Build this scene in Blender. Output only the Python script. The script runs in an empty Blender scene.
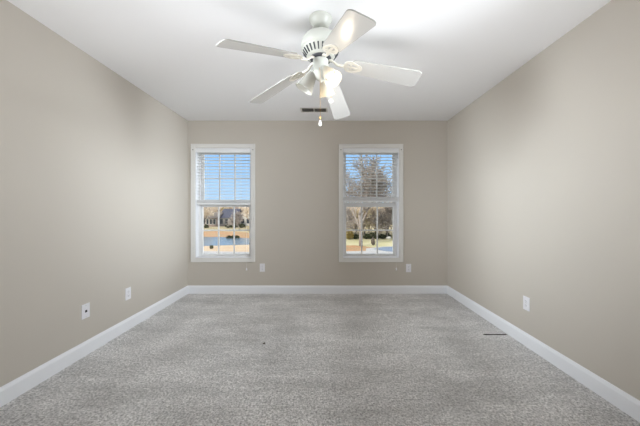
import bpy, bmesh, math, random
from mathutils import Vector, Matrix

C = bpy.context.scene.collection
SC = bpy.context.scene
PI = math.pi

# ------------------------------------------------------------------ camera
FPX = 270.0
EYE = 1.157
DW = 3.814            # distance from the camera to the window wall
XL, XR = -1.925, 1.744
CEIL = 2.439
REAR = -1.3
GZ = -2.95            # the ground outside, one storey down
cd = bpy.data.cameras.new('camera')
cam = bpy.data.objects.new('camera', cd); C.objects.link(cam)
cam.location = (0, 0, EYE); cam.rotation_euler = (PI/2, 0, 0)
cd.sensor_fit = 'HORIZONTAL'; cd.sensor_width = 36.0
cd.lens = FPX/640*36; cd.shift_x = -4/640; cd.shift_y = -1.5/640
cd.clip_start = .05; cd.clip_end = 1000
SC.camera = cam

# ------------------------------------------------------------------ light
w = bpy.data.worlds.new('sky'); SC.world = w; w.use_nodes = True
nt = w.node_tree; nt.nodes.clear()
wo = nt.nodes.new('ShaderNodeOutputWorld'); bg = nt.nodes.new('ShaderNodeBackground')
tc = nt.nodes.new('ShaderNodeTexCoord'); sx = nt.nodes.new('ShaderNodeSeparateXYZ')
rp = nt.nodes.new('ShaderNodeValToRGB')
nt.links.new(tc.outputs['Generated'], sx.inputs[0]); nt.links.new(sx.outputs['Z'], rp.inputs[0])
nt.links.new(rp.outputs[0], bg.inputs[0]); nt.links.new(bg.outputs[0], wo.inputs[0])
rp.color_ramp.elements[0].position = 0.0; rp.color_ramp.elements[0].color = (.56, .77, 1.0, 1)
rp.color_ramp.elements[1].position = .55; rp.color_ramp.elements[1].color = (1.3, 1.35, 1.4, 1)   # sky brightened overhead, out of view, for more light through the windows
e = rp.color_ramp.elements.new(.24); e.color = (.28, .57, 1.0, 1)
bg.inputs[1].default_value = 1.0
# glow added to the sky on both sides, out of view, for window light
def mrange(src, a, b):
    n = nt.nodes.new('ShaderNodeMapRange'); n.interpolation_type = 'SMOOTHSTEP'
    n.inputs['From Min'].default_value = a; n.inputs['From Max'].default_value = b
    nt.links.new(src, n.inputs['Value']); return n.outputs['Result']
def mth(op, a, b):
    n = nt.nodes.new('ShaderNodeMath'); n.operation = op
    for i, q in enumerate((a, b)):
        if isinstance(q, (int, float)): n.inputs[i].default_value = q
        else: nt.links.new(q, n.inputs[i])
    return n.outputs[0]
SIDE_GLOW = 6.0
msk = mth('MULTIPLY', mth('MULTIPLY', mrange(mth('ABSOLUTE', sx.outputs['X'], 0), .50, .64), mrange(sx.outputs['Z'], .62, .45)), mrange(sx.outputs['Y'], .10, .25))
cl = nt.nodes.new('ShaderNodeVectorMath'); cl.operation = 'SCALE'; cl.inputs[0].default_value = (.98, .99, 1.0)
nt.links.new(mth('MULTIPLY', msk, SIDE_GLOW), cl.inputs['Scale'])
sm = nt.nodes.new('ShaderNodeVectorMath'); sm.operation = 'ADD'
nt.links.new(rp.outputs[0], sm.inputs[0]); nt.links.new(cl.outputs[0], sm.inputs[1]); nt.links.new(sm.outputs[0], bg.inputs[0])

sl = bpy.data.lights.new('sun', 'SUN'); sl.energy = 3.8; sl.angle = .01; sl.color = (1, .93, .82)
so = bpy.data.objects.new('sun', sl); C.objects.link(so)
so.rotation_euler = Vector((.55, .75, -.55)).to_track_quat('-Z', 'Y').to_euler()

def area(name, loc, target, sxy, energy, col):
    l = bpy.data.lights.new(name, 'AREA'); l.shape = 'RECTANGLE'; l.size, l.size_y = sxy
    l.energy = energy; l.color = col
    o = bpy.data.objects.new(name, l); C.objects.link(o); o.location = loc
    o.rotation_euler = (Vector(target)-Vector(loc)).to_track_quat('-Z', 'Y').to_euler()
    return o
# added fill light in front of the closed wall behind the camera
area('rear_fill', (-.1, REAR+.12, 1.45), (-.1, 4, 1.35), (3.0, 1.9), 5, (.95, .975, 1))
# added fill light near the floor, out of view, aimed up at the ceiling
fl_ = area('ceiling_fill', (-.1, .50, .12), (-.1, 1.62, 2.44), (3.1, 1.3), 22, (.97, .98, 1)); fl_.data.spread = math.radians(84)
# added fill lights out of view, each brightening the opposite side wall
for p_, t_, e_, sp_ in (((1.5, 1.15, 1.9), (XL, 3.0, 1.3), 11, 75), ((-1.6, 1.15, 1.9), (XR, 2.6, 1.3), 9.6, 54), ((1.6, 1.1, 1.9), (XL, 3.2, 1.4), 4.0, 38)):
    g_ = area('cross_fill', p_, t_, (.5, .9), e_, (.85, .93, 1)); g_.data.spread = math.radians(sp_)
for px_ in (-1.423, .663):                     # sampling portals in the two window openings
    p_ = area('window_portal', (px_, DW+.22, 1.277), (px_, 0, 1.277), (.79, 1.55), 1, (1, 1, 1)); p_.data.cycles.is_portal = True
SC.view_settings.view_transform = 'Standard'; SC.view_settings.look = 'None'
SC.view_settings.gamma = 1.0; SC.view_settings.use_curve_mapping = False
SC.view_settings.exposure = 0.17
SC.cycles.max_bounces = 10; SC.cycles.diffuse_bounces = 6; SC.cycles.transparent_max_bounces = 12
SC.cycles.use_denoising = True

# ------------------------------------------------------------------ materials
def mat(name, col, rough=.6, metal=0, bump=None, vary=None, spec=.5, emit=None):
    m = bpy.data.materials.new(name); m.use_nodes = True; t = m.node_tree
    b = t.nodes['Principled BSDF']
    b.inputs['Base Color'].default_value = (*col, 1); b.inputs['Roughness'].default_value = rough
    b.inputs['Metallic'].default_value = metal; b.inputs['Specular IOR Level'].default_value = spec
    if emit: b.inputs['Emission Color'].default_value = (*emit[0], 1); b.inputs['Emission Strength'].default_value = emit[1]
    co = t.nodes.new('ShaderNodeTexCoord')
    if vary:
        sc, a, c2 = vary
        n = t.nodes.new('ShaderNodeTexNoise'); n.inputs['Scale'].default_value = sc; n.inputs['Detail'].default_value = 4
        r = t.nodes.new('ShaderNodeValToRGB'); r.color_ramp.elements[0].position = .5-a; r.color_ramp.elements[1].position = .5+a
        r.color_ramp.elements[0].color = (*col, 1); r.color_ramp.elements[1].color = (*c2, 1)
        t.links.new(co.outputs['Object'], n.inputs['Vector']); t.links.new(n.outputs[0], r.inputs[0]); t.links.new(r.outputs[0], b.inputs['Base Color'])
    if bump:
        sc, st = bump
        n = t.nodes.new('ShaderNodeTexNoise'); n.inputs['Scale'].default_value = sc; n.inputs['Detail'].default_value = 3
        bp = t.nodes.new('ShaderNodeBump'); bp.inputs['Strength'].default_value = st; bp.inputs['Distance'].default_value = .002
        t.links.new(co.outputs['Object'], n.inputs['Vector']); t.links.new(n.outputs[0], bp.inputs['Height']); t.links.new(bp.outputs[0], b.inputs['Normal'])
    return m

M = {}
M['wall'] = mat('greige_wall_paint', (.582, .536, .474), .75, bump=(260, .12), spec=.25)
M['ceiling'] = mat('white_ceiling_paint', (.87, .87, .88), .9, bump=(180, .15), spec=.1)
M['trim'] = mat('white_trim_paint', (.90, .91, .94), .42, bump=(40, .03))
M['casing'] = mat('warm_white_casing', (.78, .765, .735), .45, bump=(40, .03))
M['window'] = mat('white_window_vinyl', (.80, .795, .79), .4, bump=(40, .02))
M['blind'] = mat('white_blind_slat', (.86, .87, .88), .5, bump=(60, .03))
M['cord'] = mat('white_cord', (.78, .78, .76), .8)
M['plastic'] = mat('white_plastic', (.84, .83, .86), .3)
M['duct'] = mat('shaded_duct_metal', (.13, .12, .11), .6)
M['dark'] = mat('dark_recess', (.02, .02, .02), .6)
M['fan'] = mat('antique_white_enamel', (.50, .50, .45), .38)
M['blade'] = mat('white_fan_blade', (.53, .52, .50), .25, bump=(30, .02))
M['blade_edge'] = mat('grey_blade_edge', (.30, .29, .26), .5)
M['iron'] = mat('cream_blade_bracket', (.66, .62, .54), .35)
M['gap'] = mat('black_motor_gap', (.03, .03, .035), .5)
M['brass'] = mat('brass', (.55, .35, .14), .3, metal=.9)
M['ceramic'] = mat('white_ceramic', (.88, .86, .80), .2)
M['vent'] = mat('painted_vent_metal', (.62, .60, .56), .5)
M['screw'] = mat('screw_steel', (.18, .18, .18), .4, metal=.5)
M['strip'] = mat('dark_brown_strip', (.10, .085, .07), .8)

def glass_mat():
    m = bpy.data.materials.new('window_glass'); m.use_nodes = True; t = m.node_tree; t.nodes.clear()
    o = t.nodes.new('ShaderNodeOutputMaterial'); mx = t.nodes.new('ShaderNodeMixShader')
    tr = t.nodes.new('ShaderNodeBsdfTransparent'); gl = t.nodes.new('ShaderNodeBsdfGlossy'); gl.inputs['Roughness'].default_value = .02
    tr.inputs[0].default_value = (.96, .975, .97, 1); fr = t.nodes.new('ShaderNodeFresnel'); fr.inputs[0].default_value = 1.35
    t.links.new(fr.outputs[0], mx.inputs[0]); t.links.new(tr.outputs[0], mx.inputs[1]); t.links.new(gl.outputs[0], mx.inputs[2]); t.links.new(mx.outputs[0], o.inputs[0])
    return m
M['glass'] = glass_mat()

def shade_mat():
    m = bpy.data.materials.new('frosted_lamp_glass'); m.use_nodes = True; t = m.node_tree; t.nodes.clear()
    o = t.nodes.new('ShaderNodeOutputMaterial'); mx = t.nodes.new('ShaderNodeMixShader'); mx.inputs[0].default_value = .5
    d = t.nodes.new('ShaderNodeBsdfPrincipled'); d.inputs['Base Color'].default_value = (.55, .54, .50, 1); d.inputs['Roughness'].default_value = .25
    tr = t.nodes.new('ShaderNodeBsdfTranslucent'); tr.inputs[0].default_value = (.66, .63, .56, 1)
    n = t.nodes.new('ShaderNodeTexNoise'); n.inputs['Scale'].default_value = 60
    bp = t.nodes.new('ShaderNodeBump'); bp.inputs['Strength'].default_value = .05
    t.links.new(n.outputs[0], bp.inputs['Height']); t.links.new(bp.outputs[0], d.inputs['Normal'])
    t.links.new(d.outputs[0], mx.inputs[1]); t.links.new(tr.outputs[0], mx.inputs[2]); t.links.new(mx.outputs[0], o.inputs[0])
    return m
M['shade'] = shade_mat()
M['bulb'] = mat('glowing_bulb', (1, .95, .85), .3, emit=((1, .92, .78), 2.0))
M['bulb_off'] = mat('unlit_bulb', (.85, .84, .80), .3)

def carpet_mat():
    m = bpy.data.materials.new('grey_carpet'); m.use_nodes = True; t = m.node_tree; L = t.links.new
    b = t.nodes['Principled BSDF']; b.inputs['Roughness'].default_value = .95; b.inputs['Specular IOR Level'].default_value = .1
    b.inputs['Sheen Weight'].default_value = .15
    co = t.nodes.new('ShaderNodeTexCoord')
    def noise(sc, det, mapping=None, rough=.5):
        n = t.nodes.new('ShaderNodeTexNoise'); n.inputs['Scale'].default_value = sc; n.inputs['Detail'].default_value = det; n.inputs['Roughness'].default_value = rough
        src = co.outputs['Object']
        if mapping:
            mp = t.nodes.new('ShaderNodeMapping'); mp.inputs['Rotation'].default_value = (0, 0, mapping[0]); mp.inputs['Scale'].default_value = mapping[1]
            L(src, mp.inputs[0]); src = mp.outputs[0]
        L(src, n.inputs['Vector']); return n
    def ramp(n, p0, c0, p1, c1):
        r = t.nodes.new('ShaderNodeValToRGB'); r.color_ramp.elements[0].position = p0; r.color_ramp.elements[1].position = p1
        r.color_ramp.elements[0].color = (*c0, 1); r.color_ramp.elements[1].color = (*c1, 1); L(n.outputs[0], r.inputs[0]); return r
    def mul(a, c, f=1):
        x = t.nodes.new('ShaderNodeMixRGB'); x.blend_type = 'MULTIPLY'; x.inputs[0].default_value = f; L(a.outputs[0], x.inputs[1]); L(c.outputs[0], x.inputs[2]); return x
    fleck = mul(ramp(noise(78, 4, rough=.8), .37, (.33, .322, .315), .60, (1.0, .985, .97)), ramp(noise(24, 3, rough=.7), .35, (.84, .84, .84), .65, (1.08, 1.08, 1.08)))
    marks = ramp(noise(1.4, 5, (.25, (1.3, 3.4, 1)), .65), .36, (.87, .87, .87), .62, (1.12, 1.12, 1.13))
    blot = ramp(noise(1.1, 2, (.9, (1.6, .9, 1))), .36, (.87, .865, .86), .58, (1.05, 1.05, 1.05))
    c = mul(mul(fleck, marks), blot)
    L(c.outputs[0], b.inputs['Base Color'])
    bp = t.nodes.new('ShaderNodeBump'); bp.inputs['Strength'].default_value = .9; bp.inputs['Distance'].default_value = .012
    L(noise(110, 3, rough=.6).outputs[0], bp.inputs['Height']); L(bp.outputs[0], b.inputs['Normal'])
    return m
M['carpet'] = carpet_mat()

# ------------------------------------------------------------------ mesh helpers
def box(bm, x0, x1, y0, y1, z0, z1):
    v = [bm.verts.new(p) for p in ((x0,y0,z0),(x1,y0,z0),(x1,y1,z0),(x0,y1,z0),(x0,y0,z1),(x1,y0,z1),(x1,y1,z1),(x0,y1,z1))]
    for f in ((3,2,1,0),(4,5,6,7),(0,1,5,4),(1,2,6,5),(2,3,7,6),(3,0,4,7)): bm.faces.new([v[i] for i in f])
def lathe(bm, prof, seg=32, mx=None, cap=False):
    rings = []
    for r, z in prof:
        rings.append([bm.verts.new((mx or Matrix())@Vector((max(r, 1e-4)*math.cos(2*PI*k/seg), max(r, 1e-4)*math.sin(2*PI*k/seg), z))) for k in range(seg)])
    for a, b in zip(rings, rings[1:]):
        for k in range(seg): bm.faces.new((a[k], a[(k+1) % seg], b[(k+1) % seg], b[k]))
    if cap:
        bm.faces.new(rings[0][::-1]); bm.faces.new(rings[-1])
def tube(bm, pts, rad, seg=8, rads=None):
    rings = []
    pts = [Vector(p) for p in pts]
    for i, p in enumerate(pts):
        d = (pts[min(i+1, len(pts)-1)]-pts[max(i-1, 0)]).normalized()
        q = d.to_track_quat('Z', 'Y'); r = rads[i] if rads else rad
        rings.append([bm.verts.new(p+q@Vector((r*math.cos(2*PI*k/seg), r*math.sin(2*PI*k/seg), 0))) for k in range(seg)])
    for a, b in zip(rings, rings[1:]):
        for k in range(seg): bm.faces.new((a[k], a[(k+1) % seg], b[(k+1) % seg], b[k]))
    bm.faces.new(rings[0][::-1]); bm.faces.new(rings[-1])
def prism(bm, outline, z0, z1, mx=None):
    mx = mx or Matrix()
    a = [bm.verts.new(mx@Vector((x, y, z0))) for x, y in outline]; b = [bm.verts.new(mx@Vector((x, y, z1))) for x, y in outline]
    n = len(a); bm.faces.new(a[::-1]); bm.faces.new(b)
    for k in range(n): bm.faces.new((a[k], a[(k+1) % n], b[(k+1) % n], b[k]))
def obj(name, bm, m, parent=None, smooth=False, bevel=0, loc=None):
    bmesh.ops.recalc_face_normals(bm, faces=bm.faces[:])
    me = bpy.data.meshes.new(name); bm.to_mesh(me); bm.free()
    if smooth:
        for p in me.polygons: p.use_smooth = True
    o = bpy.data.objects.new(name, me); C.objects.link(o)
    for x in (m if isinstance(m, list) else [m]): me.materials.append(x)
    if parent: o.parent = parent
    if loc: o.location = loc
    if bevel:
        b = o.modifiers.new('bevel', 'BEVEL'); b.width = bevel; b.segments = 2; b.limit_method = 'ANGLE'
    return o
def boxes(name, lst, m, parent=None, bevel=0, loc=None):
    bm = bmesh.new()
    for b in lst: box(bm, *b)
    return obj(name, bm, m, parent, bevel=bevel, loc=loc)
def empty(name, loc, label=None, cat=None, group=None, kind=None, rz=0):
    o = bpy.data.objects.new(name, None); C.objects.link(o); o.location = loc; o.rotation_euler.z = rz
    return tag(o, label, cat, group, kind)
def tag(o, label=None, cat=None, group=None, kind=None):
    if label: o['label'] = label
    if cat: o['category'] = cat
    if group: o['group'] = group
    if kind: o['kind'] = kind
    return o
def struct(o, label=None, cat=None): return tag(o, label, cat, kind='structure')
def copy_tree(o, parent=None):
    c = o.copy(); C.objects.link(c)
    if parent: c.parent = parent
    for ch in [x for x in C.objects if x.parent == o]: copy_tree(ch, c)
    return c

# ------------------------------------------------------------------ room shell
WIN = [(-1.815, -1.031), (.268, 1.058)]      # openings in the window wall
ZB, ZT = .503, 2.051
WT = .20
struct(boxes('floor', [(XL-.15, XR+.15, REAR-.15, DW+WT, -.12, 0)], M['carpet']), 'grey cut-pile carpet covering the whole bedroom floor', 'carpet')
struct(boxes('ceiling', [(XL-.15, XR+.15, REAR-.15, DW+WT, CEIL, CEIL+.12)], M['ceiling']), 'smooth white painted ceiling above the empty room', 'ceiling')
struct(boxes('wall_left', [(XL-.15, XL, REAR, DW, 0, CEIL)], M['wall']), 'greige painted wall left of the windows, with two wall plates', 'wall')
struct(boxes('wall_right', [(XR, XR+.15, REAR, DW, 0, CEIL)], M['wall']), 'greige painted wall right of the windows, with one outlet', 'wall')
a, b = WIN
struct(boxes('wall_back', [(XL-.15, a[0], DW, DW+WT, 0, CEIL), (a[1], b[0], DW, DW+WT, 0, CEIL), (b[1], XR+.15, DW, DW+WT, 0, CEIL),
                    (a[0], a[1], DW, DW+WT, 0, ZB), (b[0], b[1], DW, DW+WT, 0, ZB), (a[0], a[1], DW, DW+WT, ZT, CEIL), (b[0], b[1], DW, DW+WT, ZT, CEIL)], M['wall']),
       'greige painted wall holding the two white windows', 'wall')
struct(boxes('wall_rear', [(XL-.15, XR+.15, REAR-.15, REAR, 0, CEIL)], M['wall']), 'greige painted wall behind the camera', 'wall')

def baseboard(name, L, mx, label):
    # profile swept along local x; y = out of the wall
    prof = [(0, 0), (.014, 0), (.014, .088), (.011, .096), (.007, .104), (.005, .110), (0, .112)]
    bm = bmesh.new()
    r = [[bm.verts.new(mx@Vector((x, y, z))) for y, z in prof] for x in (0, L)]
    n = len(prof)
    for k in range(n): bm.faces.new((r[0][k], r[0][(k+1) % n], r[1][(k+1) % n], r[1][k]))
    bm.faces.new(r[0][::-1]); bm.faces.new(r[1])
    struct(obj(name, bm, M['trim']), label, 'baseboard')
baseboard('baseboard_back', XR-XL, Matrix.Translation((XR, DW, 0))@Matrix.Rotation(PI, 4, 'Z'), 'white baseboard running below the two windows')
baseboard('baseboard_left', DW-REAR-.014, Matrix.Translation((XL, DW-.014, 0))@Matrix.Rotation(-PI/2, 4, 'Z'), 'white baseboard along the left wall')
baseboard('baseboard_right', DW-REAR-.014, Matrix.Translation((XR, REAR, 0))@Matrix.Rotation(PI/2, 4, 'Z'), 'white baseboard along the right wall')

# ------------------------------------------------------------------ windows
def frame_boxes(x0, x1, z0, z1, y0, y1, l, r, bt, tp):
    return [(x0, x0+l, y0, y1, z0, z1), (x1-r, x1, y0, y1, z0, z1), (x0+l, x1-r, y0, y1, z0, z0+bt), (x0+l, x1-r, y0, y1, z1-tp, z1)]
def window(i, x0, x1, label):
    root = empty('window_%d' % i, ((x0+x1)/2, DW, ZB), label, 'window', kind='structure')
    ox, oy, oz = root.location
    def bx(name, lst, m, par=root, bev=0):
        return boxes(name, [(p[0]-ox, p[1]-ox, p[2]-oy, p[3]-oy, p[4]-oz, p[5]-oz) for p in lst], m, par, bev)
    cw, ch = .060, .058
    # flat casing with a raised outer bead, butt mitred
    cs = frame_boxes(x0-cw, x1+cw, ZB-ch, ZT+ch, DW-.014, DW-.0005, cw-.003, cw-.003, ch-.003, ch-.003)
    cs += frame_boxes(x0-cw, x1+cw, ZB-ch, ZT+ch, DW-.019, DW-.014, .016, .016, .016, .016)
    cas = bx('window_casing', cs, M['casing'], bev=.003)
    for xs_ in (x0-.030, x1+.030): bx('screw', [(xs_-.006, xs_+.006, DW-.0175, DW-.013, ZT-.031, ZT-.019)], M['screw'], cas)
    t = .006
    bx('window_jamb', frame_boxes(x0, x1, ZB, ZT, DW-.005, DW+WT, t, t, t, t), M['trim'], bev=.001)
    # stops that hold the lower sash
    bx('sash_stop', frame_boxes(x0+t, x1-t, ZB+t, ZT-t, DW+.085, DW+.104, .012, .012, .006, .012), M['window'], bev=.002)
    st = .046
    def sash(name, y, z0, z1, bt, tp):
        X0, X1 = x0+t+.002, x1-t-.002
        s = bx(name, frame_boxes(X0, X1, z0, z1, y, y+.032, st, st, bt, tp), M['window'], bev=.003)
        gx0, gx1, gz0, gz1 = X0+st, X1-st, z0+bt, z1-tp
        bx('glass_pane', [(gx0-.004, gx1+.004, y+.0155, y+.0185, gz0-.004, gz1+.004)], M['glass'], s)
        mw = .0095
        mb = [(gx0+(gx1-gx0)*k/3-mw, gx0+(gx1-gx0)*k/3+mw, y+.009, y+.025, gz0, gz1) for k in (1, 2)]
        mb.append((gx0, gx1, y+.0095, y+.0245, (gz0+gz1)/2-mw, (gz0+gz1)/2+mw))
        bx('muntin_grid', mb, M['window'], s, .002)
        return s
    lo = sash('lower_sash', DW+.106, ZB+t+.001, 1.288, .036, .066)
    up = sash('upper_sash', DW+.146, 1.235, ZT-t-.001, .055, .048)
    cx = (x0+x1)/2
    bx('sash_lock', [(cx-.028, cx+.028, DW+.112, DW+.134, 1.288, 1.293), (cx-.008, cx+.026, DW+.116, DW+.128, 1.293, 1.302)], M['window'], lo, .002)
    return root
window(1, *WIN[0], 'left white double-hung window, six panes over six, pond and houses beyond')
window(2, *WIN[1], 'right white double-hung window, six panes over six, big bare tree beyond')

# ------------------------------------------------------------------ blinds
def blind(x0, x1, zrail, label, cordside):
    zt = ZT-.001-.006
    root = empty('window_blind', ((x0+x1)/2, DW+.03, zt), label, 'window blind', 'raised white blinds in the windows')
    cx = (x0+x1)/2; hw = (x1-x0)/2-.008
    yb, yf = .024, -.027
    boxes('headrail', [(-hw, hw, -.034, .026, -.052, 0), (-hw-.001, hw+.001, -.038, -.034, -.056, -.001)], M['blind'], root, .002)
    bm = bmesh.new()
    pitch = .0436; z = -.052-.022; zend = zrail-zt+.085
    while z > zend:
        # slightly crowned slat tilted a touch
        n = 4; rows = []
        for k in range(n+1):
            s = k/n*2-1; y = s*.0205; zz = z+.0022*(1-s*s)-s*.0008
            rows.append([bm.verts.new((sx*hw, y, zz+dz)) for dz in (-.0013, .0013) for sx in (-1, 1)])
        for A, B in zip(rows, rows[1:]):
            bm.faces.new((A[0], A[1], B[1], B[0])); bm.faces.new((A[2], B[2], B[3], A[3]))
            bm.faces.new((A[0], B[0], B[2], A[2])); bm.faces.new((A[1], A[3], B[3], B[1]))
        bm.faces.new((rows[0][0], rows[0][2], rows[0][3], rows[0][1])); bm.faces.new((rows[-1][0], rows[-1][1], rows[-1][3], rows[-1][2]))
        z -= pitch
    obj('slats', bm, M['blind'], root)
    zr = zrail-zt
    bm = bmesh.new(); k = 0; zz = zr+.021
    while zz < zr+.070:
        box(bm, -hw, hw, -.0245+.001*(k % 3), .0245+.001*(k % 2), zz, zz+.0028); zz += .0040; k += 1
    obj('slat_stack', bm, M['blind'], root)
    br = boxes('bottom_rail', [(-hw, hw, -.025, .025, zr, zr+.019)], M['blind'], root, .003)
    for f in (-.62, 0, .62):
        bm = bmesh.new()
        lathe(bm, [(.006, zr-.005), (.008, zr-.001), (.006, zr+.0005)], 12, Matrix.Translation((f*hw, 0, 0)), True)
        obj('cord_button', bm, M['cord'], br)
    bm = bmesh.new()
    for f in (-.62, 0, .62):
        for y in (-.0262, .0262): tube(bm, [(f*hw, y, zr+.01), (f*hw, y, -.05)], .0011, 5)
    obj('ladder_cord', bm, M['cord'], root)
    xc = cordside*hw*.9
    yo = -.075
    ztas = 1.157-(269-211.5)/71.6-zt
    bm = bmesh.new()
    tube(bm, [(xc, -.036, -.045), (xc, -.046, -.052), (xc, -.056, -.08), (xc, -.068, -.5), (xc, yo+.001, -1.2), (xc, yo, ztas+.012)], .0012, 5)
    lc = obj('lift_cord', bm, M['cord'], root)
    bm = bmesh.new()
    lathe(bm, [(.003, ztas+.016), (.006, ztas+.010), (.009, ztas-.004), (.011, ztas-.016), (.008, ztas-.019)], 14, Matrix.Translation((xc, yo, 0)), True)
    obj('cord_tassel', bm, M['plastic'], lc, smooth=True)
    return root
blind(*WIN[0], 1.253, 'white slatted blind in the left window, bottom rail covering its meeting rail', .93/.9*.96)
blind(*WIN[1], 1.293, 'white slatted blind in the right window, stopped just above its meeting rail', .93/.9*.96)

# ------------------------------------------------------------------ wall plates
def plate(name, loc, rz, label, style):
    root = empty(name, loc, label, 'outlet' if style != 'jack' else 'wall jack', rz=rz)
    boxes('cover_plate', [(-.036, .036, -.006, -.0004, -.058, .058)], M['plastic'], root, .002)
    if style == 'jack':
        boxes('jack_socket', [(-.009, .009, -.0085, -.006, -.010, .008)], M['dark'], root, .001)
        for z in (-.044, .044): boxes('screw', [(-.003, .003, -.0068, -.0058, z-.003, z+.003)], M['vent'], root)
    else:
        for z in (-.020, .020):
            bm = bmesh.new()
            out = [(.0165*math.cos(a)*(1 if abs(math.cos(a)) < .9 else .96), .0145*math.sin(a)+z) for a in [2*PI*k/24 for k in range(24)]]
            prism(bm, out, 0, .0025, Matrix.Translation((0, -.006, 0))@Matrix.Rotation(PI/2, 4, 'X'))
            f = obj('receptacle', bm, M['plastic'], root)
            boxes('slot', [(-.0075, -.0055, -.0090, -.0083, z-.001, z+.008), (.0050, .0070, -.0090, -.0083, z-.001, z+.007), (-.002, .002, -.0090, -.0083, z-.010, z-.006)], M['dark'], f)
        boxes('screw', [(-.0025, .0025, -.0075, -.0058, -.0025, .0025)], M['vent'], root)
    return root
def on_left(u, v): Y = FPX*XL/(u-324); return (XL, Y, EYE-(v-211.5)*Y/FPX)
def on_right(u, v): Y = FPX*XR/(u-324); return (XR, Y, EYE-(v-211.5)*Y/FPX)
def on_back(u, v): return ((u-324)*DW/FPX, DW, EYE-(v-211.5)*DW/FPX)
plate('wall_jack', on_left(85.3, 311), PI/2, 'white cable jack plate with dark socket, nearer one on left wall', 'jack')
plate('electrical_outlet', on_left(127.8, 293.6), PI/2, 'white duplex outlet on left wall, farther from camera than the jack plate', 'duplex')
plate('electrical_outlet', on_right(526.8, 303.5), -PI/2, 'white duplex outlet low on the right wall', 'duplex')
plate('electrical_outlet', on_back(262.3, 267.6), 0, 'white duplex outlet just right of the left window, between the two windows', 'duplex')
plate('electrical_outlet', on_back(408.5, 268), 0, 'white duplex outlet below the right corner of the right window', 'duplex')

# ------------------------------------------------------------------ ceiling vent
vent = empty('ceiling_vent', (-.125, 3.405, CEIL), 'small rectangular metal air vent in ceiling near the window wall', 'vent')
boxes('vent_frame', [(-.17, .17, -.075, -.058, -.006, -.0004), (-.17, .17, .058, .075, -.006, -.0004), (-.17, -.15, -.058, .058, -.006, -.0004), (.15, .17, -.058, .058, -.006, -.0004), (-.008, .008, -.058, .058, -.006, -.0004)], M['vent'], vent, .002)
boxes('vent_duct', [(-.15, .15, -.058, .058, -.0012, -.0003)], M['duct'], vent)
bm = bmesh.new()
for k in range(6):
    y = -.048+k*.0192
    for (xa, xb) in ((-.15, -.008), (.008, .15)):
        v = [bm.verts.new(p) for p in ((xa, y-.002, -.0055), (xb, y-.002, -.0055), (xb, y+.004, -.0015), (xa, y+.004, -.0015))]; bm.faces.new(v)
        v = [bm.verts.new(p) for p in ((xa, y-.001, -.0055), (xb, y-.001, -.0055), (xb, y+.005, -.0015), (xa, y+.005, -.0015))]; bm.faces.new(v)
obj('louver', bm, M['vent'], vent)

# ------------------------------------------------------------------ ceiling fan
FX, FY = -.022, 1.795
def H(h): return EYE+h-CEIL          # heights above the eye, relative to the fan's base at the ceiling
fan = empty('ceiling_fan', (FX, FY, CEIL), 'white five-blade ceiling fan with three lit bell-shaped glass shades', 'ceiling fan')
top = -.0004
bm = bmesh.new()
lathe(bm, [(.072, top), (.078, -.004), (.078, -.010), (.070, -.014), (.067, -.024), (.057, -.045), (.048, -.056), (.040, -.061), (.018, -.062)], 40, cap=True)
obj('canopy', bm, M['fan'], fan, True)
bm = bmesh.new(); lathe(bm, [(.001, -.060), (.015, -.063), (.021, -.075), (.017, -.087), (.011, -.091), (.011, H(1.165))], 24, cap=True)
obj('downrod', bm, M['fan'], fan, True)
bm = bmesh.new()
lathe(bm, [(.016, H(1.176)), (.040, H(1.174)), (.080, H(1.167)), (.106, H(1.154)), (.122, H(1.134)), (.130, H(1.108)), (.131, H(1.082)), (.130, H(1.074)), (.123, H(1.069))], 48, cap=True)
mh = obj('motor_housing', bm, M['fan'], fan, True)
bm = bmesh.new(); lathe(bm, [(.124, H(1.071)), (.122, H(1.065)), (.088, H(1.022)), (.072, H(1.018))], 48, cap=True)
vr = obj('vent_ring', bm, M['fan'], mh, True)
bm = bmesh.new()
for k in range(26):
    a = 2*PI*k/26
    mx = Matrix.Rotation(a, 4, 'Z')@Matrix.Translation((.1045, 0, H(1.0152)))@Matrix.Rotation(math.atan2(.043, .031), 4, 'Y')
    # slot lies on the cone: local x runs down the slope
    mx = Matrix.Rotation(a, 4, 'Z')@Matrix.Translation((.1060, 0, H(1.0430)))@Matrix.Rotation(-math.atan2(.043, .031), 4, 'Y')
    prism(bm, [(-.021, -.0032), (.021, -.0050), (.021, .0050), (-.021, .0032)], -.0035, .0015, mx)
obj('vent_slot', bm, M['gap'], vr)
bm = bmesh.new(); lathe(bm, [(.064, H(1.020)), (.070, H(1.017)), (.070, H(1.008)), (.045, H(1.004))], 40, cap=True)
obj('flywheel', bm, M['gap'], fan, True)
bm = bmesh.new()
lathe(bm, [(.046, H(1.006)), (.051, H(1.003)), (.051, H(.925)), (.053, H(.922)), (.053, H(.914)), (.046, H(.908)), (.040, H(.890)), (.026, H(.876)), (.010, H(.870)), (.009, H(.862)), (.003, H(.857))], 36, cap=True)
obj('switch_housing', bm, M['fan'], fan, True)

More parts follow.
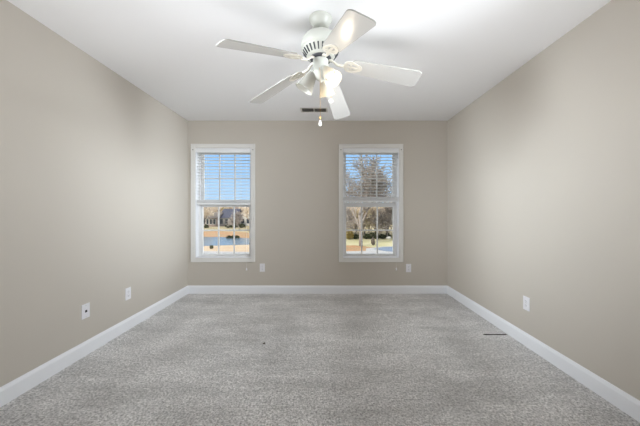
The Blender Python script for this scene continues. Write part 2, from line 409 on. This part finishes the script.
def blade_outline():
    r0, r1 = 0.0, .462
    w0, w1 = .056, .074
    pts = []
    def arc(cx, cy, r, a0, a1, n=6):
        for k in range(n+1):
            a = a0+(a1-a0)*k/n; pts.append((cx+r*math.cos(a), cy+r*math.sin(a)))
    arc(r1-.028, -w1+.028, .028, -PI/2, 0); arc(r1-.028, w1-.028, .028, 0, PI/2)
    pts.append((r0+.02, w0)); pts.append((r0, w0-.02)); pts.append((r0, -w0+.02)); pts.append((r0+.02, -w0))
    return pts
DROOPS = [10.7, 14, 11, 11.5, 16]; PITCHES = [13, 11, 13, 14, 13]; TURN = [0, -1.3, 0, 0, 0]
for k in range(5):
    az = math.radians(.9-72*k+TURN[k]); DROOP = math.radians(DROOPS[k]); PITCH = math.radians(-PITCHES[k])
    base = Matrix.Rotation(az, 4, 'Z')@Matrix.Translation((.200, 0, H(.966)))@Matrix.Rotation(DROOP, 4, 'Y')
    mx = base@Matrix.Rotation(PITCH, 4, 'X')
    bm = bmesh.new(); prism(bm, blade_outline(), -.003, .003, mx)
    bmesh.ops.recalc_face_normals(bm, faces=bm.faces[:])
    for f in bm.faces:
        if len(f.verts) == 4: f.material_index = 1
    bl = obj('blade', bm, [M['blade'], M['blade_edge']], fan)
    # bracket: arm from the flywheel, pierced oval shield under the blade root
    bm = bmesh.new()
    R = Matrix.Rotation(az, 4, 'Z')
    arm = [R@Vector(p) for p in ((.056, 0, H(1.010)), (.078, 0, H(1.000)), (.110, 0, H(.974)), (.150, 0, H(.966)))]
    tube(bm, arm, .010, 10, [.010, .008, .008, .011])
    sc = []
    n = 28
    for j in range(n):
        a = 2*PI*j/n
        rr = 1+.10*math.cos(3*a)
        sc.append((.010+.062*rr*math.cos(a), .046*rr*math.sin(a)))
    inner = [(.010+(x-.010)*.62, y*.58) for x, y in sc]
    za, zb = -.0085, -.0032
    va = [[bm.verts.new(mx@Vector((x, y, z))) for x, y in ring] for ring, z in ((sc, za), (inner, za), (inner, zb), (sc, zb))]
    for p in range(4):
        A, B = va[p], va[(p+1) % 4]
        for j in range(n): bm.faces.new((A[j], A[(j+1) % n], B[(j+1) % n], B[j]))
    prism(bm, [(-.052, -.010), (.045, -.006), (.045, .006), (-.052, .010)], za-.001, zb, mx)
    for yy in (-1, 1):
        prism(bm, [(-.02, yy*.006), (.005, yy*.028), (.012, yy*.024), (-.005, yy*.004)], za, zb, mx)
    for (sxx, syy) in ((.045, 0), (.0, .030), (.0, -.030)):
        lathe(bm, [(.006, za-.003), (.006, zb)], 10, mx@Matrix.Translation((sxx, syy, 0)), True)
    bi = obj('blade_bracket', bm, M['iron'], bl)

for i, az in enumerate((176, 308, 68)):
    a = math.radians(az); R = Matrix.Rotation(a, 4, 'Z')
    neck = Vector((.046, 0, H(.930))); tilt = math.radians((30, 40, 34)[i])
    ax = R@Matrix.Translation(neck)@Matrix.Rotation(PI-tilt, 4, 'Y')      # local +z runs from neck to mouth
    bm = bmesh.new()
    tube(bm, [R@Vector((.030, 0, H(.912))), R@Vector((.042, 0, H(.934))), ax@Vector((0, 0, .0))], .008, 10)
    lathe(bm, [(.010, -.006), (.024, -.002), (.027, .008), (.027, .024), (.020, .024)], 24, ax, True)
    arm_o = obj('lamp_arm', bm, M['fan'], fan, True)
    bm = bmesh.new()
    kk = 1.0 if i == 0 else .9
    prof = [(.026, .014), (.032, .024), (.040, .050), (.046, .080), (.052, .105), (.060, .126), (.064, .133)]
    prof = [(r*(kk if z > .02 else 1), z) for r, z in prof]
    lathe(bm, prof+[(r-.003, z) for r, z in prof[::-1]], 36, ax)
    sh = obj('lamp_shade', bm, M['shade'], fan, True)
    bm = bmesh.new(); lathe(bm, [(.002, .020), (.012, .024), (.013, .045), (.022, .062), (.027, .082), (.024, .100), (.014, .112), (.002, .116)], 20, ax)
    obj('light_bulb', bm, M['bulb' if i else 'bulb_off'], sh, True)
    if i == 0: continue
    pl = bpy.data.lights.new('bulb_light', 'POINT'); pl.energy = .75; pl.color = (1, .84, .62); pl.shadow_soft_size = .03
    po = bpy.data.objects.new('bulb_light', pl); C.objects.link(po); po.parent = fan
    po.location = ax@Vector((0, 0, .150))

def chain(u, v, Y, hx, hy, style, label):
    X = (u-324)*Y/FPX-FX; hz = (211.5-v)*Y/FPX
    yy = Y-FY
    bm = bmesh.new()
    tube(bm, [(hx, hy, H(.93)), (X*.6+hx*.4, yy*.6+hy*.4, H(.92)), (X, yy, H(.89)), (X, yy, H(hz)+.014)], .0014, 6)
    z = H(hz)+.02
    while z < H(.88):
        lathe(bm, [(.0005, z-.0022), (.0022, z), (.0005, z+.0022)], 6, Matrix.Translation((X, yy, 0))); z += .012
    ch = obj('pull_chain', bm, M['brass'], fan)
    bm = bmesh.new(); T = Matrix.Translation((X, yy, H(hz)))
    if style == 'ball':
        lathe(bm, [(.002, .014), (.008, .011), (.0135, .004), (.0145, -.003), (.011, -.010), (.002, -.014)], 18, T)
    else:
        lathe(bm, [(.002, .018), (.006, .012), (.0085, .0), (.010, -.010), (.007, -.018), (.001, -.020)], 16, T)
    obj('chain_pull', bm, M['ceramic'], ch, True)
    if style != 'ball':
        bm = bmesh.new(); lathe(bm, [(.002, .022), (.006, .026), (.0065, .038), (.002, .044)], 12, T)
        obj('chain_coupling', bm, M['brass'], ch, True)
chain(331, 101, 1.76, .045, -.03, 'ball', '')
chain(320.2, 123, 1.74, -.01, -.05, 'bell', '')

# ------------------------------------------------------------------ bits on the carpet
bm = bmesh.new()
xs = [-.105, -.085, -.06, -.03, 0, .03, .06, .088, .105]
prism(bm, [(x, .0055+.0020*math.sin(x*60)) for x in xs]+[(x, -.0055+.0015*math.sin(x*45+1)) for x in xs[::-1]], -.001, .005)
tag(obj('carpet_strip', bm, M['strip'], loc=(1.605, 2.535, .001)), 'thin dark brown strip lying on the carpet beside the right baseboard', 'strip')
bm = bmesh.new(); bmesh.ops.create_icosphere(bm, subdivisions=2, radius=.012)
for v in bm.verts: v.co.z *= .5; v.co *= 1+.25*math.sin(v.co.x*500)
tag(obj('lint_speck', bm, M['strip'], loc=(-.522, 2.36, .005)), 'tiny dark speck of lint on the open carpet', 'lint')

# ================================================================== outdoors
def G(u, v, z=GZ):
    Y = (EYE-z)*FPX/(v-211.5); return ((u-324)*Y/FPX, Y)
O = {}
O['grass'] = mat('dormant_grass', (0.267, 0.215, 0.128), .95, vary=(.35, .2, (0.360, 0.307, 0.191)), spec=.1)
O['bank'] = mat('orange_bank', (0.360, 0.191, 0.099), .95, vary=(.4, .15, (0.290, 0.203, 0.116)), spec=.1)
O['lawn'] = mat('pale_winter_lawn', (0.406, 0.371, 0.209), .95, vary=(.5, .15, (0.464, 0.418, 0.278)), spec=.1)
O['tan'] = mat('straw_tan', (0.429, 0.307, 0.209), .95, vary=(.6, .2, (0.464, 0.360, 0.255)), spec=.1)
O['water'] = mat('pond_water', (.13, .17, .21), .18, bump=(3, .3))
O['asphalt'] = mat('blue_grey_asphalt', (0.116, 0.157, 0.232), .7, vary=(.3, .1, (0.139, 0.180, 0.255)))
O['concrete'] = mat('pale_concrete', (.34, .33, .33), .8, vary=(.8, .2, (.30, .29, .285)))
O['bark'] = mat('grey_brown_bark', (0.290, 0.249, 0.220), .9, vary=(3, .2, (0.209, 0.174, 0.151)), spec=.1)
O['twig'] = mat('tan_twig', (.56, .46, .37), .9, vary=(1.2, .12, (.74, .64, .52)), spec=.1)
O['dark_twig'] = mat('grey_brown_twig', (.26, .22, .20), .9, vary=(1.2, .12, (.42, .37, .33)), spec=.1)
O['gold_twig'] = mat('yellowish_twig', (.66, .56, .34), .9, vary=(1.2, .12, (.48, .38, .27)), spec=.1)
O['evergreen'] = mat('dark_evergreen', (0.035, 0.046, 0.023), .9, vary=(4, .2, (0.064, 0.075, 0.035)), spec=.1)
O['gold'] = mat('golden_leaves', (0.360, 0.244, 0.070), .9, vary=(4, .2, (0.261, 0.220, 0.070)), spec=.1)
O['roof'] = mat('dark_slate_roof', (0.058, 0.064, 0.093), .9, vary=(2, .2, (0.087, 0.087, 0.116)), spec=.1)
O['roof2'] = mat('brown_roof', (0.139, 0.116, 0.104), .9, vary=(2, .2, (0.174, 0.151, 0.133)), spec=.1)
O['siding'] = mat('beige_siding', (0.360, 0.302, 0.261), .8, vary=(2, .2, (0.383, 0.325, 0.290)))
O['white'] = mat('white_siding', (0.510, 0.487, 0.452), .8)
O['brick'] = mat('pinkish_brick', (0.290, 0.209, 0.174), .9, vary=(6, .2, (0.325, 0.244, 0.209)))
O['pane'] = mat('dark_window_pane', (0.029, 0.035, 0.046), .2)
O['hill'] = mat('wooded_ridge', (.36, .31, .27), 1, vary=(.25, .12, (.22, .19, .17)), spec=0)
O['paint'] = mat('white_car_paint', (0.493, 0.493, 0.493), .25)
O['rubber'] = mat('tyre_rubber', (0.017, 0.017, 0.017), .8)
O['wood'] = mat('weathered_wood', (0.151, 0.116, 0.093), .9)

def sheet(name, pts, z, m, label, cat, thick=.02):
    bm = bmesh.new(); prism(bm, pts, GZ-.2, z)
    return tag(obj(name, bm, m), label, cat, kind='structure')
bm = bmesh.new(); box(bm, -160, 160, 5, 260, GZ-.6, GZ)
tag(obj('ground', bm, O['grass']), 'wide straw-coloured dormant grass ground outside', 'ground', kind='structure')
bm = bmesh.new()
random.seed(4)
n = 60; rows = []
for k in range(n+1):
    x = -150+300*k/n; hgt = 6.5+1.4*math.sin(k*.5)+random.uniform(-.5, .5)
    rows.append([bm.verts.new(p) for p in ((x, 128, GZ-.1), (x, 132, GZ+hgt*.7), (x, 138, GZ+hgt), (x, 150, GZ-.1))])
for A, B in zip(rows, rows[1:]):
    for j in range(4): bm.faces.new((A[j], B[j], B[(j+1) % 4], A[(j+1) % 4]))
tag(obj('ridge', bm, O['hill'], smooth=True), 'low brown wooded ridge along the horizon', 'hill', kind='structure')
# left side: bank and pond
sheet('pond_bank', [G(150, 240.5), G(218, 239.0), G(262, 239.5), G(262, 236.5), G(246, 232.5), G(218, 231.3), G(150, 231.8)], GZ+.03, O['bank'], 'orange earth bank on the far side of the pond', 'bank')
sheet('pond', [G(150, 247.5), G(200, 246.6), G(228, 245.6), G(262, 244.6), G(263, 239.5), G(240, 238.0), G(215, 237.2), G(150, 237.6)], GZ+.06, O['water'], 'blue-grey pond seen through the left window', 'pond')
sheet('near_bank', [G(185, 253.5), G(262, 252.5), G(262, 244.9), G(228, 245.9), G(203, 246.8), G(185, 247.5)], GZ+.08, O['tan'], 'peach-tan strip of ground in front of the pond', 'bank')
sheet('footpath', [G(185, 262), G(262, 262), G(262, 252.9), G(225, 252.4), G(185, 251.4)], GZ+.10, O['concrete'], 'pale concrete path in front of the pond bank', 'path')
# right side: lawn, straw bed, street
sheet('lawn', [G(338, 247.5), G(420, 247.0), G(450, 238.2), G(338, 239.0)], GZ+.03, O['lawn'], 'pale yellow lawn behind the big bare tree', 'lawn')
sheet('straw_bed', [G(336, 252.5), G(364, 252.2), G(378, 250.0), G(371, 247.4), G(355, 245.6), G(336, 246.2)], GZ+.05, O['bank'], 'orange pine-straw bed round the big bare tree', 'ground')
sheet('street_kerb', [G(330, 262), G(420, 262), G(420, 246.2), G(382, 247.2), G(366, 249.0), G(366, 251.5), G(330, 252.2)], GZ+.07, O['concrete'], 'pale concrete kerb and apron beside the street', 'kerb')
sheet('street', [G(374, 249.6), G(384, 247.8), G(420, 246.9), G(420, 254.5), G(386, 251.8)], GZ+.10, O['asphalt'], 'blue-grey asphalt street crossing behind the right window', 'street')

# ---- trees
def tree_meshes(seed, height, levels, spread, rbase, twig_r, kids, stem):
    rnd = random.Random(seed)
    trunk, crown = bmesh.new(), bmesh.new()
    def grow(p, d, L, r, lev):
        pts = [p]; rads = [r]; dd = d.copy(); n = 3 if lev < levels else 2
        for k in range(n):
            dd = (dd+Vector((rnd.uniform(-1, 1), rnd.uniform(-1, 1), rnd.uniform(-.4, .7)))*.16).normalized()
            pts.append(pts[-1]+dd*L/n); rads.append(max(twig_r, r*(1-.42*(k+1)/n)))
        tube(trunk if lev < 2 else crown, pts, r, 7 if lev < 2 else 3, rads)
        if lev >= levels: return
        for k in range(kids[lev]):
            f = rnd.uniform(.35, 1) if k else 1
            i = min(int(f*n), n-1); q = pts[i].lerp(pts[i+1], f*n-i if f < 1 else 1)
            a = rnd.uniform(0, 2*PI); up = dd.orthogonal().normalized(); side = Matrix.Rotation(a, 3, dd)@up
            nd = (dd*rnd.uniform(.6, 1.1)+side*spread*rnd.uniform(.6, 1.1)+Vector((0, 0, .12))).normalized()
            grow(q, nd, L*rnd.uniform(.58, .84), max(twig_r, r*.58), lev+1)
    grow(Vector((0, 0, 0)), Vector((0, 0, 1)), height*stem, rbase, 0)
    return trunk, crown
def make_tree(name, seed, height, levels, spread, rbase, twig_r, kids, tm='bark', cm='twig', stem=.30):
    root = empty(name, (0, 0, GZ))
    a, b = tree_meshes(seed, height, levels, spread, rbase, twig_r, kids, stem)
    obj('trunk', a, O[tm], root, True); obj('branches', b, O[cm], root)
    return root
big = make_tree('bare_tree', 11, 12.5, 6, .62, .24, .027, [5, 4, 4, 4, 3, 3], 'bark', 'bark')
x, y = G(361, 246.6); big.location = (x, y, GZ)
tag(big, 'large bare tree with spreading grey branches, nearest tree beyond right window', 'tree')

protos = [make_tree('woodland_tree', s, h, 5, .62, .075, .027, [6, 4, 4, 3, 3], tm, cm, .17) for s, h, tm, cm in ((21, 10.6, 'bark', 'twig'), (22, 9.8, 'dark_twig', 'dark_twig'), (23, 11.2, 'twig', 'twig'), (24, 9.6, 'bark', 'gold_twig'))]
rnd = random.Random(7)
spots = []
for Y, sp in ((41.5, 1.7), (44.5, 1.8), (48, 2.0), (53, 2.2)):
    x = .035*Y
    while x < .31*Y:
        spots.append((x+rnd.uniform(-.5, .5), Y+rnd.uniform(-1, 1))); x += sp
first = True
for i, (x, y) in enumerate(spots):
    p = protos[i % 4]; o = p if i < 4 else copy_tree(p)
    o.location = (x, y, GZ); o.rotation_euler.z = rnd.uniform(0, 6.28); s = rnd.uniform(.95, 1.2); o.scale = (s*1.1, s*1.1, s)
    tag(o, 'one of the bare brown trees crowding the woods behind the lawn', 'tree', 'bare trees of the woods behind the lawn')
lspots = [(204.5, 70, .95), (209, 84, 1.1), (213, 88, 1.1), (218.5, 92, 1.2), (226, 95, 1.25), (239.5, 60, .75), (238.5, 82, 1.0), (245, 86, 1.1), (250.5, 74, 1.0), (229.5, 100, 1.25), (206, 98, 1.3), (241, 99, 1.2), (222, 100, 1.2), (247.5, 98, 1.3), (236, 90, 1.15), (200, 80, 1), (256, 84, 1)]
for i, (u, y, s) in enumerate(lspots):
    if y > 75: y += 7
    o = copy_tree(protos[i % 4]); o.location = ((u-324)*y/FPX, y, GZ); o.rotation_euler.z = rnd.uniform(0, 6.28); o.scale = (s*1.35, s*1.35, s*1.22)
    tag(o, 'one of the bare brown trees standing among the far houses', 'tree', 'bare trees around the far houses')

# ---- leafy shrubs
def shrub(name, loc, sx_, sy_, sz_, m, label, cat='shrub', seed=1, n=700, group=None, leaf=.09):
    rnd = random.Random(seed)
    root = empty(name, loc, label, cat, group)
    bm = bmesh.new()
    for k in range(n):
        while True:
            p = Vector((rnd.uniform(-1, 1), rnd.uniform(-1, 1), rnd.uniform(-1, 1)))
            if .45 < p.length < 1+.15*math.sin(5*p.x+3*p.z): break
        p = Vector((p.x*sx_, p.y*sy_, (p.z*.5+.52)*sz_))
        q = Matrix.Rotation(rnd.uniform(0, 6.28), 3, 'Z')@Matrix.Rotation(rnd.uniform(0, 3.1), 3, 'X')
        v = [bm.verts.new(p+q@Vector(c)*leaf) for c in ((-1, 0, 0), (0, -.6, .15), (1, 0, 0), (0, .6, .15))]; bm.faces.new(v)
    obj('foliage', bm, m, root)
    bm = bmesh.new()
    for k in range(6):
        a = k*1.05; tube(bm, [(.04*math.cos(a), .04*math.sin(a), 0), (sx_*.4*math.cos(a), sy_*.4*math.sin(a), sz_*.55)], .02, 5)
    obj('stem', bm, O['bark'], root)
    return root
x, y = G(350.0, 239.6); shrub('golden_shrub', (x, y, GZ), .62, .6, 1.55, O['gold'], 'golden-leaved bush at the left edge of the lawn', seed=3, n=900)
for i, (u, v, wd, ht) in enumerate(((356.5, 239.4, 1.0, .8), (367.0, 239.2, .9, .8), (371.8, 239.0, .9, 1.1), (376.0, 239.0, .9, 1.0), (382.6, 238.7, .9, .7), (388, 238.3, .9, .8))):
    x, y = G(u, v)
    shrub('evergreen_shrub', (x, y, GZ), wd*.62, .5, ht, O['evergreen'], 'one of the low dark evergreen bushes at the foot of the woods', seed=30+i, n=420, group='low evergreen bushes along the woods')
x, y = G(373.2, 245.6)
shrub('brown_shrub', (x, y, GZ+.03), .26, .24, .95, O['wood'], 'small dark brown shrub standing alone on the pale lawn', seed=9, n=420, leaf=.06)
x, y = G(211.6, 249.6)
shrub('dark_shrub', (x, y, GZ+.08), .20, .2, .40, O['evergreen'], 'small dark shrub on the near bank of the pond', seed=10, n=260, leaf=.05)
for i, (u, v, wd, ht) in enumerate(((229.0, 228.1, 1.6, 1.1), (236.0, 228, 1.0, 1.3), (242.6, 228.0, 1.5, 1.1), (206.5, 228.2, .9, .9))):
    x, y = G(u, v)
    shrub('evergreen_shrub', (x, y, GZ), wd*.6, .6, ht, O['evergreen'], 'one of the dark bushes in front of the far houses', seed=50+i, n=420, group='dark bushes in front of the far houses', leaf=.12)
x, y = G(231, 239.2)
for i, (u, v) in enumerate(((229, 238.4), (233.5, 238.3), (237, 238.5))):
    x, y = G(u, v)
    shrub('bank_shrub', (x, y, GZ+.03), .45, .3, .42, O['evergreen'], 'one of the low dark clumps at the far edge of the pond', seed=70+i, n=220, group='dark clumps on the far pond edge')

# ---- houses
def house(u0, u1, vbase, wall_h, roof_h, depth, wm, rm, label, gable_front=False, nwin=3):
    x0, y0 = G(u0, vbase); x1, _ = G(u1, vbase)
    root = empty('house', ((x0+x1)/2, y0, GZ), label, 'house'); hw = (x1-x0)/2
    boxes('wall', [(-hw, hw, 0, depth, -.02, wall_h)], wm, root)
    bm = bmesh.new(); ov = .35
    if gable_front:
        prism(bm, [(-hw-ov, wall_h-.15), (0, wall_h+roof_h), (hw+ov, wall_h-.15), (hw+ov, wall_h), (0, wall_h+roof_h+.2), (-hw-ov, wall_h)][:3]+[(hw+ov, wall_h+.05), (0, wall_h+roof_h+.22), (-hw-ov, wall_h+.05)], -depth-ov, ov, Matrix.Rotation(PI/2, 4, 'X'))
        g = bmesh.new(); prism(g, [(-hw, wall_h), (hw, wall_h), (0, wall_h+roof_h)], -.15, 0, Matrix.Rotation(PI/2, 4, 'X')); obj('gable', g, wm, root)
    else:
        prism(bm, [(-ov, wall_h), (depth+ov, wall_h), (depth/2, wall_h+roof_h)], -hw-ov, hw+ov, Matrix(((0, 0, 1, 0), (1, 0, 0, 0), (0, 1, 0, 0), (0, 0, 0, 1))))
    obj('roof', bm, rm, root)
    for k in range(nwin):
        cx = -hw+2*hw*(k+.5)/nwin; ww = min(.5, hw/nwin*.55)
        f = boxes('window_frame', [(cx-ww-.12, cx+ww+.12, -.10, -.01, .55, 2.15)], O['white'], root)
        boxes('pane', [(cx-ww, cx+ww, -.13, -.10, .67, 2.03)], O['pane'], f)
    boxes('chimney', [(hw*.4, hw*.4+.7, depth/2, depth/2+.7, wall_h, wall_h+roof_h+.6)], O['brick'], root)
    return root
house(199, 216.2, 226.6, 2.3, 1.6, 8, O['brick'], O['roof2'], 'pinkish brick house with brown roof, leftmost beyond the pond', nwin=5)
house(219.0, 234.5, 226.2, 2.3, 2.6, 9, O['siding'], O['roof'], 'beige house with large dark slate roof, middle one beyond the pond', nwin=3)
house(240.2, 250.6, 225.6, 3.0, 2.2, 8, O['white'], O['roof2'], 'white gabled house, rightmost beyond the pond', gable_front=True, nwin=2)

# ---- pale boulder by the woods
x, y = G(388.4, 239.4)
bm = bmesh.new(); bmesh.ops.create_icosphere(bm, subdivisions=3, radius=.36)
for v in bm.verts:
    v.co *= 1+.12*math.sin(v.co.x*9+v.co.y*5)+.08*math.sin(v.co.z*13); v.co.z *= .7
tag(obj('boulder', bm, O['white'], smooth=True, loc=(x, y, GZ+.2)), 'small white boulder at the right edge of the pale lawn', 'boulder')
